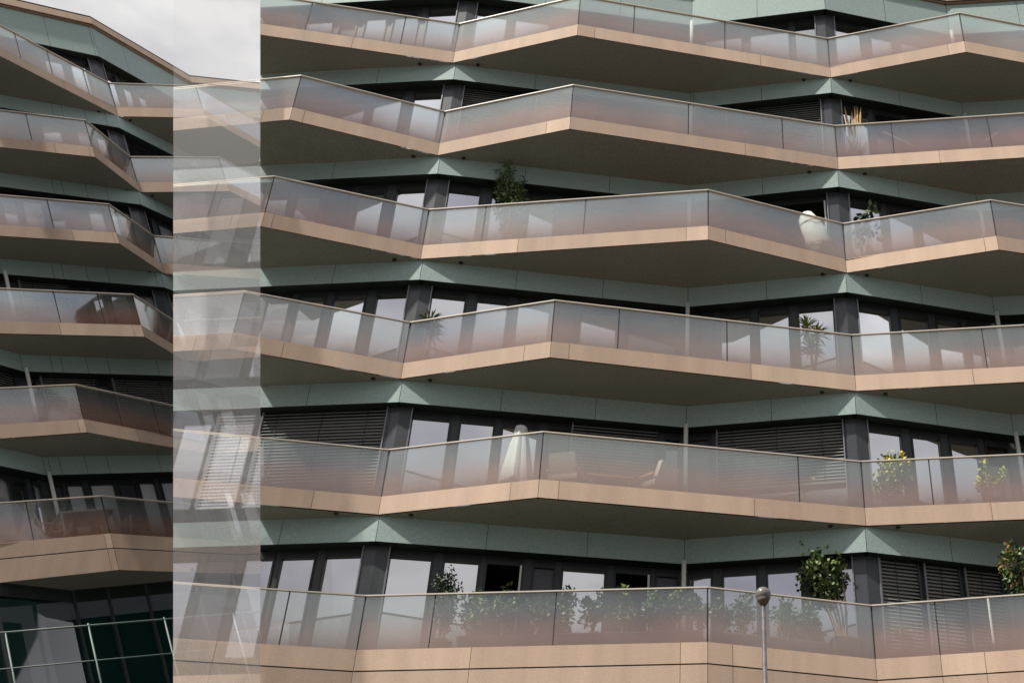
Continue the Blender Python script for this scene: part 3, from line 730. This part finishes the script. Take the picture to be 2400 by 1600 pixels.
# fourth tier
def rosette(mb, c, n, ln, wd, mats, up=.3):
    for _ in range(n):
        d = rv(); d.z = abs(d.z) * .9 + up - .5 * rnd.random(); d.normalize(); s = d.cross(V((0, 0, 1))).normalized() * wd; mm = rnd.choice(mats)
        mid = c + d * ln * .55; tip = c + d * ln + V((0, 0, -ln * .25))
        mb.face([c - s * .5, c + s * .5, mid + s, mid - s], mm); mb.face([mid - s, mid + s, tip], mm)
def yucca(label, i, px, inset, heads, ln, mats, trunk=True):
    P, t, o = spot(i, px, inset); T = thing('yucca', label, 'plant', P)
    for x, y in heads:
        P2, _, _ = spot(i, x, inset); h = h_at(P2, y); c = V((P2.x - P.x, P2.y - P.y, h)); m = MB(); m.tube([V((0, 0, .25)), c * .5 + V((0, 0, .1)), c], [.03, .025, .02], 'bark', 7); emit('trunk', m, T)
        m = MB(); rosette(m, c, 34, ln, .016, mats); emit('leaves', m, T, weld=False)
    m = MB(); m.tube([V((0, 0, 0)), V((0, 0, .28))], [.14, .18], 'pot', 14); emit('pot', m, T)
yucca('yellow green yucca with two spiky heads above the fourth balcony rail', 3, 1905, .5, [(1893, 765), (1917, 782), (1900, 815)], .34, [LL, LL, LY])
yucca('pale drooping spiky plant beside the left corner of the fourth balcony', 3, 1006, .35, [(1006, 752), (1010, 775)], .36, [LL, 'leaf_grass', LM])
# fifth tier
def lounge(i, px, label, ang):
    P, t, o = spot(i, px, .75); T = thing('lounge_chair', label, 'chair', P, 'lounge chairs at the low wooden table'); x = -o * math.cos(ang) + t * math.sin(ang); z = V((0, 0, 1)); y = z.cross(x)
    m = MB(); m.box(z * .40, x * .28, y * .28, z * .06, 'cushion'); emit('seat', m, T)
    m = MB(); m.box(-x * .30 + z * .62, x * .05, y * .25, z * .20 - x * .08, 'cushion'); emit('backrest', m, T)
    for a in (-1, 1):
        for b in (-1, 1):
            m = MB(); m.tube([x * .24 * a + y * .27 * b, x * .24 * a + y * .27 * b + z * .34], .018, 'wood', 8); emit('leg', m, T)
        m = MB(); m.box(y * .31 * a + z * .56, x * .27, y * .025, z * .018, 'wood'); emit('armrest', m, T)
lounge(4, 1332, 'beige cushioned chair left of the low wooden table', .35)
lounge(4, 1532, 'beige cushioned chair right of the low wooden table', -.75)
P, t, o = spot(4, 1430, .8); T = thing('coffee_table', 'low wooden table between two beige chairs on the fifth balcony', 'table', P); z = V((0, 0, 1))
m = MB(); m.box(z * .52, t * .42, o * .28, z * .02, 'wood'); emit('tabletop', m, T)
for a in (-1, 1):
    for b in (-1, 1):
        m = MB(); m.box(t * .36 * a + o * .23 * b + z * .25, t * .025, o * .025, z * .25, 'wood'); emit('leg', m, T)
P, t, o = spot(4, 1215, .7); H = h_at(P, 1000)
T = thing('closed_parasol', 'closed white parasol standing by the tall windows of the fifth balcony', 'parasol', P)
m = MB(); m.tube([V((0, 0, .04)), V((0, 0, H))], .02, 'pole', 10); emit('pole', m, T)
m = MB(); rg = []
for zz, r in ((.10, .36), (.6, .29), (1.15, .20), (1.7, .11), (H / 1.0 - .02, .015)):
    zz = min(zz, H - .02) if zz > 1.5 else zz
    rg.append([V((math.cos(a) * r * (1 + .06 * math.cos(8 * a)), math.sin(a) * r * (1 + .06 * math.cos(8 * a)), zz)) for a in [2 * math.pi * j / 32 for j in range(32)]])
for a, b in zip(rg, rg[1:]):
    for j in range(32): m.face([a[j], a[(j + 1) % 32], b[(j + 1) % 32], b[j]], 'awning')
emit('canopy', m, T)
m = MB(); m.tube([V((0, 0, 0)), V((0, 0, .06))], [.25, .22], 'pot', 16); emit('foot', m, T)
P, t, o = spot(4, 1905, 1.0); H = h_at(P, 1119); T = thing('table_lamp', 'small glowing orange lamp under the half lowered blind', 'lamp', P)
m = MB(); m.tube([V((0, 0, 0)), V((0, 0, .02)), V((0, 0, .03)), V((0, 0, H - .04))], [.07, .07, .012, .012], 'frame', 10); emit('stand', m, T)
m = MB(); m.ball(V((0, 0, H)), .04, 'glow'); emit('bulb', m, T, smooth=True)
lt = potted('lemon_tree', 'potted lemon tree with yellow fruit poking above the fifth balcony rail', 'plant', 4, 2098, .35, 1056, 45, 1300, .085, .030, [LL, LY, LY, LL, LM], bottom=.28, stems=3, clumps=26)
cH = h_at(lt.location, 1060)
for _ in range(9):
    m = MB(); m.ball(V((rnd.uniform(-.28, .28), rnd.uniform(-.3, -.1), rnd.uniform(.45, .88) * cH)), .033, 'fruit', 8, 6, 1.2); emit('lemon', m, lt, smooth=True)
potted('flowering_plant', 'loose yellow flowering plant behind the glass at the right of the fifth balcony', 'plant', 4, 2318, .45, 1072, 40, 600, .07, .025, [LL, LY, LY, 'leaf_grass'], bottom=.3, stems=4)
# lowest tier: troughs, shrubs, tree
GRP = 'leafy shrubs in the lowest balcony troughs'
potted('shrub', 'dark small leaved bush showing above the rail between two bright windows', 'plant', 5, 1041, .45, 1334, 44, 900, .075, .02, [LD, LD, LD], bottom=.3, stems=5, clumps=18, potr=.22)
rows = [(1118, 1382, 40, 'shrub left of the open dark window on the lowest balcony'), (1190, 1376, 42, 'leafy shrub under the left open dark window of the lowest balcony'), (1262, 1384, 36, 'shrub in front of the narrow grey wall panel between the two open windows'),
        (1330, 1374, 38, 'bamboo like shrub at the left half of the bright window by the middle glass joint'), (1394, 1376, 36, 'bamboo like shrub at the right half of the bright window by the middle glass joint'), (1462, 1372, 38, 'leafy shrub under the right open dark window of the lowest balcony'),
        (1530, 1380, 38, 'light green shrub left of the white column on the lowest balcony'), (1592, 1376, 36, 'light green shrub right at the white column of the lowest balcony'), (1640, 1386, 22, 'low shrub just left of the balcony corner near the street lamp'),
        (1690, 1384, 30, 'shrub just right of the balcony corner near the street lamp'), (1742, 1386, 34, 'dense shrub immediately left of the street lamp head'), (1838, 1400, 34, 'dense shrub immediately right of the street lamp head'), (1895, 1404, 32, 'dark shrub left of the small tree on the lowest balcony')]
for k, (x, y, hw, lb) in enumerate(rows):
    potted('shrub', lb, 'plant', 5, x, .42, y, hw, 640, .10, .024, [LM, LL, LD, LM] if k < 9 else [LD, LM, LM], bottom=.30, stems=4, clumps=11, pot=None, group=GRP, poth=.3)
for (x0, x1, lb) in ((1085, 1648, 'long dark planter trough along the lowest balcony left of its corner'), (1670, 1930, 'dark planter trough along the lowest balcony right of its corner'), (1945, 2005, 'square dark planter box holding the small tree')):
    A, t, o = spot(5, x0, .42); B, _, _ = spot(5, x1, .42); d = B - A; z = V((0, 0, 1)); c = (A + B) / 2
    T = thing('planter', lb, 'planter', c); m = MB(); t = d.normalized()
    hh = .16 if x0 < 1940 else .24
    a = [-d / 2 - o * .18, d / 2 - o * .18, d / 2 + o * .18, -d / 2 + o * .18]; b = [p + z * 2 * hh for p in a]; ib = [p * .98 + z * 2 * hh for p in a]
    m.prism([p * .97 for p in a], b, 'pot'); emit('box', m, T)
    m = MB(); m.box(z * (2 * hh + .012), d * .49, o * .16, z * .012, 'bark'); emit('soil', m, T)
P, t, o = spot(5, 1972, .42); H = h_at(P, 1262); sc_ = (P - EYE).dot(FW) / F
T = thing('small_tree', 'small multi stemmed leafy tree reaching the pale lintel at the balcony corner', 'tree', P)
m = MB(); cx = -34 * sc_; c = V((cx, 0, H * .73)); crown(m, c, V((74 * sc_, .42, H * .29)), 1150, .09, .034, [LM, LL, LM, LL, LD], .25, clumps=30)
crown(m, V((cx + .1, 0, H * .60)), V((52 * sc_, .3, H * .16)), 600, .085, .028, [LD, LD, LM], .4, clumps=12)
for xx in (-.42, .22):
    crown(m, V((cx + xx, 0, H * .95)), V((.12, .12, .16)), 40, .07, .022, [LM], .2, clumps=4)
emit('crown', m, T, weld=False)
m = MB()
for k in range(6):
    b = V((cx + (k - 2.5) * .12, rnd.uniform(-.1, .1), H * rnd.uniform(.62, .8))); a = V((.02 * (k - 2.5), 0, .45))
    m.tube([a, a.lerp(b, .45) + V((.03, 0, 0)), b], [.02, .017, .008], 'bark', 7)
emit('trunk', m, T)
potted('shrub', 'round pale green shrub in front of the blinds on the lowest balcony', 'plant', 5, 2112, .5, 1452, 30, 420, .05, .014, [LL, LM], bottom=.35, stems=3, clumps=9)
P, t, o = spot(5, 2408, .5); H = h_at(P, 1268); T = thing('autumn_tree', 'small tree with orange tinged leaves at the right picture edge above the lowest rail', 'tree', P)
m = MB(); crown(m, V((0, 0, H * .72)), V((.50, .35, H * .28)), 900, .085, .028, [LM, LM, LD, LO, LD, LL], .2, clumps=14); emit('crown', m, T, weld=False)
m = MB(); m.tube([V((0, 0, .3)), V((.03, 0, H * .4)), V((0, 0, H * .8))], [.03, .025, .01], 'bark', 8); emit('trunk', m, T)
m = MB(); m.tube([V((0, 0, 0)), V((0, 0, .32))], [.17, .22], 'pot', 14); emit('pot', m, T)
P, t, o = spot(5, 2318, .4); H = h_at(P, 1397); T = thing('garden_pole', 'thin white upright pole behind the right end glass of the lowest balcony', 'pole', P)
m = MB(); m.tube([V((0, 0, .05)), V((0, 0, H))], .022, 'pole', 8); emit('shaft', m, T); m = MB(); m.tube([V((0, 0, 0)), V((0, 0, .05))], [.16, .14], 'pot', 14); emit('foot', m, T)

# left building: garden furniture on its lowest balcony
fl = lambda px, ins: spot(5, px, ins, FA, RA, HA)
P, t, o = fl(188, .5); z = FA.n
T = thing('garden_table', 'grey metal garden table on the lowest balcony of the leaning building', 'table', P)
m = MB(); m.box(z * .73, t * .62, o * .38, z * .018, 'alu'); emit('tabletop', m, T)
for a in (-1, 1):
    for b in (-1, 1):
        m = MB(); m.box(t * .58 * a + o * .34 * b + z * .355, t * .025, o * .025, z * .355, 'alu'); emit('leg', m, T)
def gchair(px, ins, flip, label, mt):
    P, t, o = fl(px, ins); z = FA.n; x = t * flip; T = thing('garden_chair', label, 'chair', P, 'garden chairs around the metal table')
    m = MB(); m.box(z * .44, x * .22, o * .22, z * .015, mt); emit('seat', m, T)
    m = MB(); m.box(-x * .25 + z * .70, x * .012, o * .20, z * .22 - x * .05, mt); emit('backrest', m, T)
    for b in (-1, 1):
        m = MB(); e = o * .24 * b; m.tube([x * .24 + e, x * .22 + e + z * .62, x * .18 + e + z * .65, -x * .22 + e + z * .65], .014, 'alu', 7); emit('armrest', m, T)
        m = MB(); m.tube([-x * .22 + e, -x * .24 + e + z * .5, -x * .33 + e + z * .93], .014, 'alu', 7); emit('rear_frame', m, T)
gchair(108, .7, 1, 'pale framed garden chair left of the metal table', 'alu')
gchair(262, .8, -1, 'dark backed garden chair right of the metal table', 'frame')
gchair(215, 1.25, -1, 'dark garden chair behind the metal table', 'frame')

# street lamp between the camera and the building
d = ray(1788.5, 1393); P = EYE + d * (15 / d.y); LP = thing('street_lamp', 'grey street lamp with a dark globe head in front of the lowest balcony', 'street lamp', (P.x, P.y, 0))
h = P.z; s_ = 18.5 * (P - EYE).dot(FW) / F
m = MB(); m.tube([V((0, 0, 0)), V((0, 0, 1.2)), V((0, 0, 1.25)), V((0, 0, h - s_ * 1.35))], [.075, .07, .045, .026], 'lamp_metal', 16); emit('pole', m, LP, smooth=True)
m = MB(); m.tube([V((0, 0, h - s_ * 1.5)), V((0, 0, h - s_ * 1.3)), V((0, 0, h - s_ * .95)), V((0, 0, h - s_ * .55))], [.03, .042, s_ * .68, s_ * .86], 'pot', 20); emit('collar', m, LP, smooth=True)
m = MB(); m.ball(V((0, 0, h)), s_, 'lamp_glass', 24, 16, 1.02); emit('globe', m, LP, smooth=True)
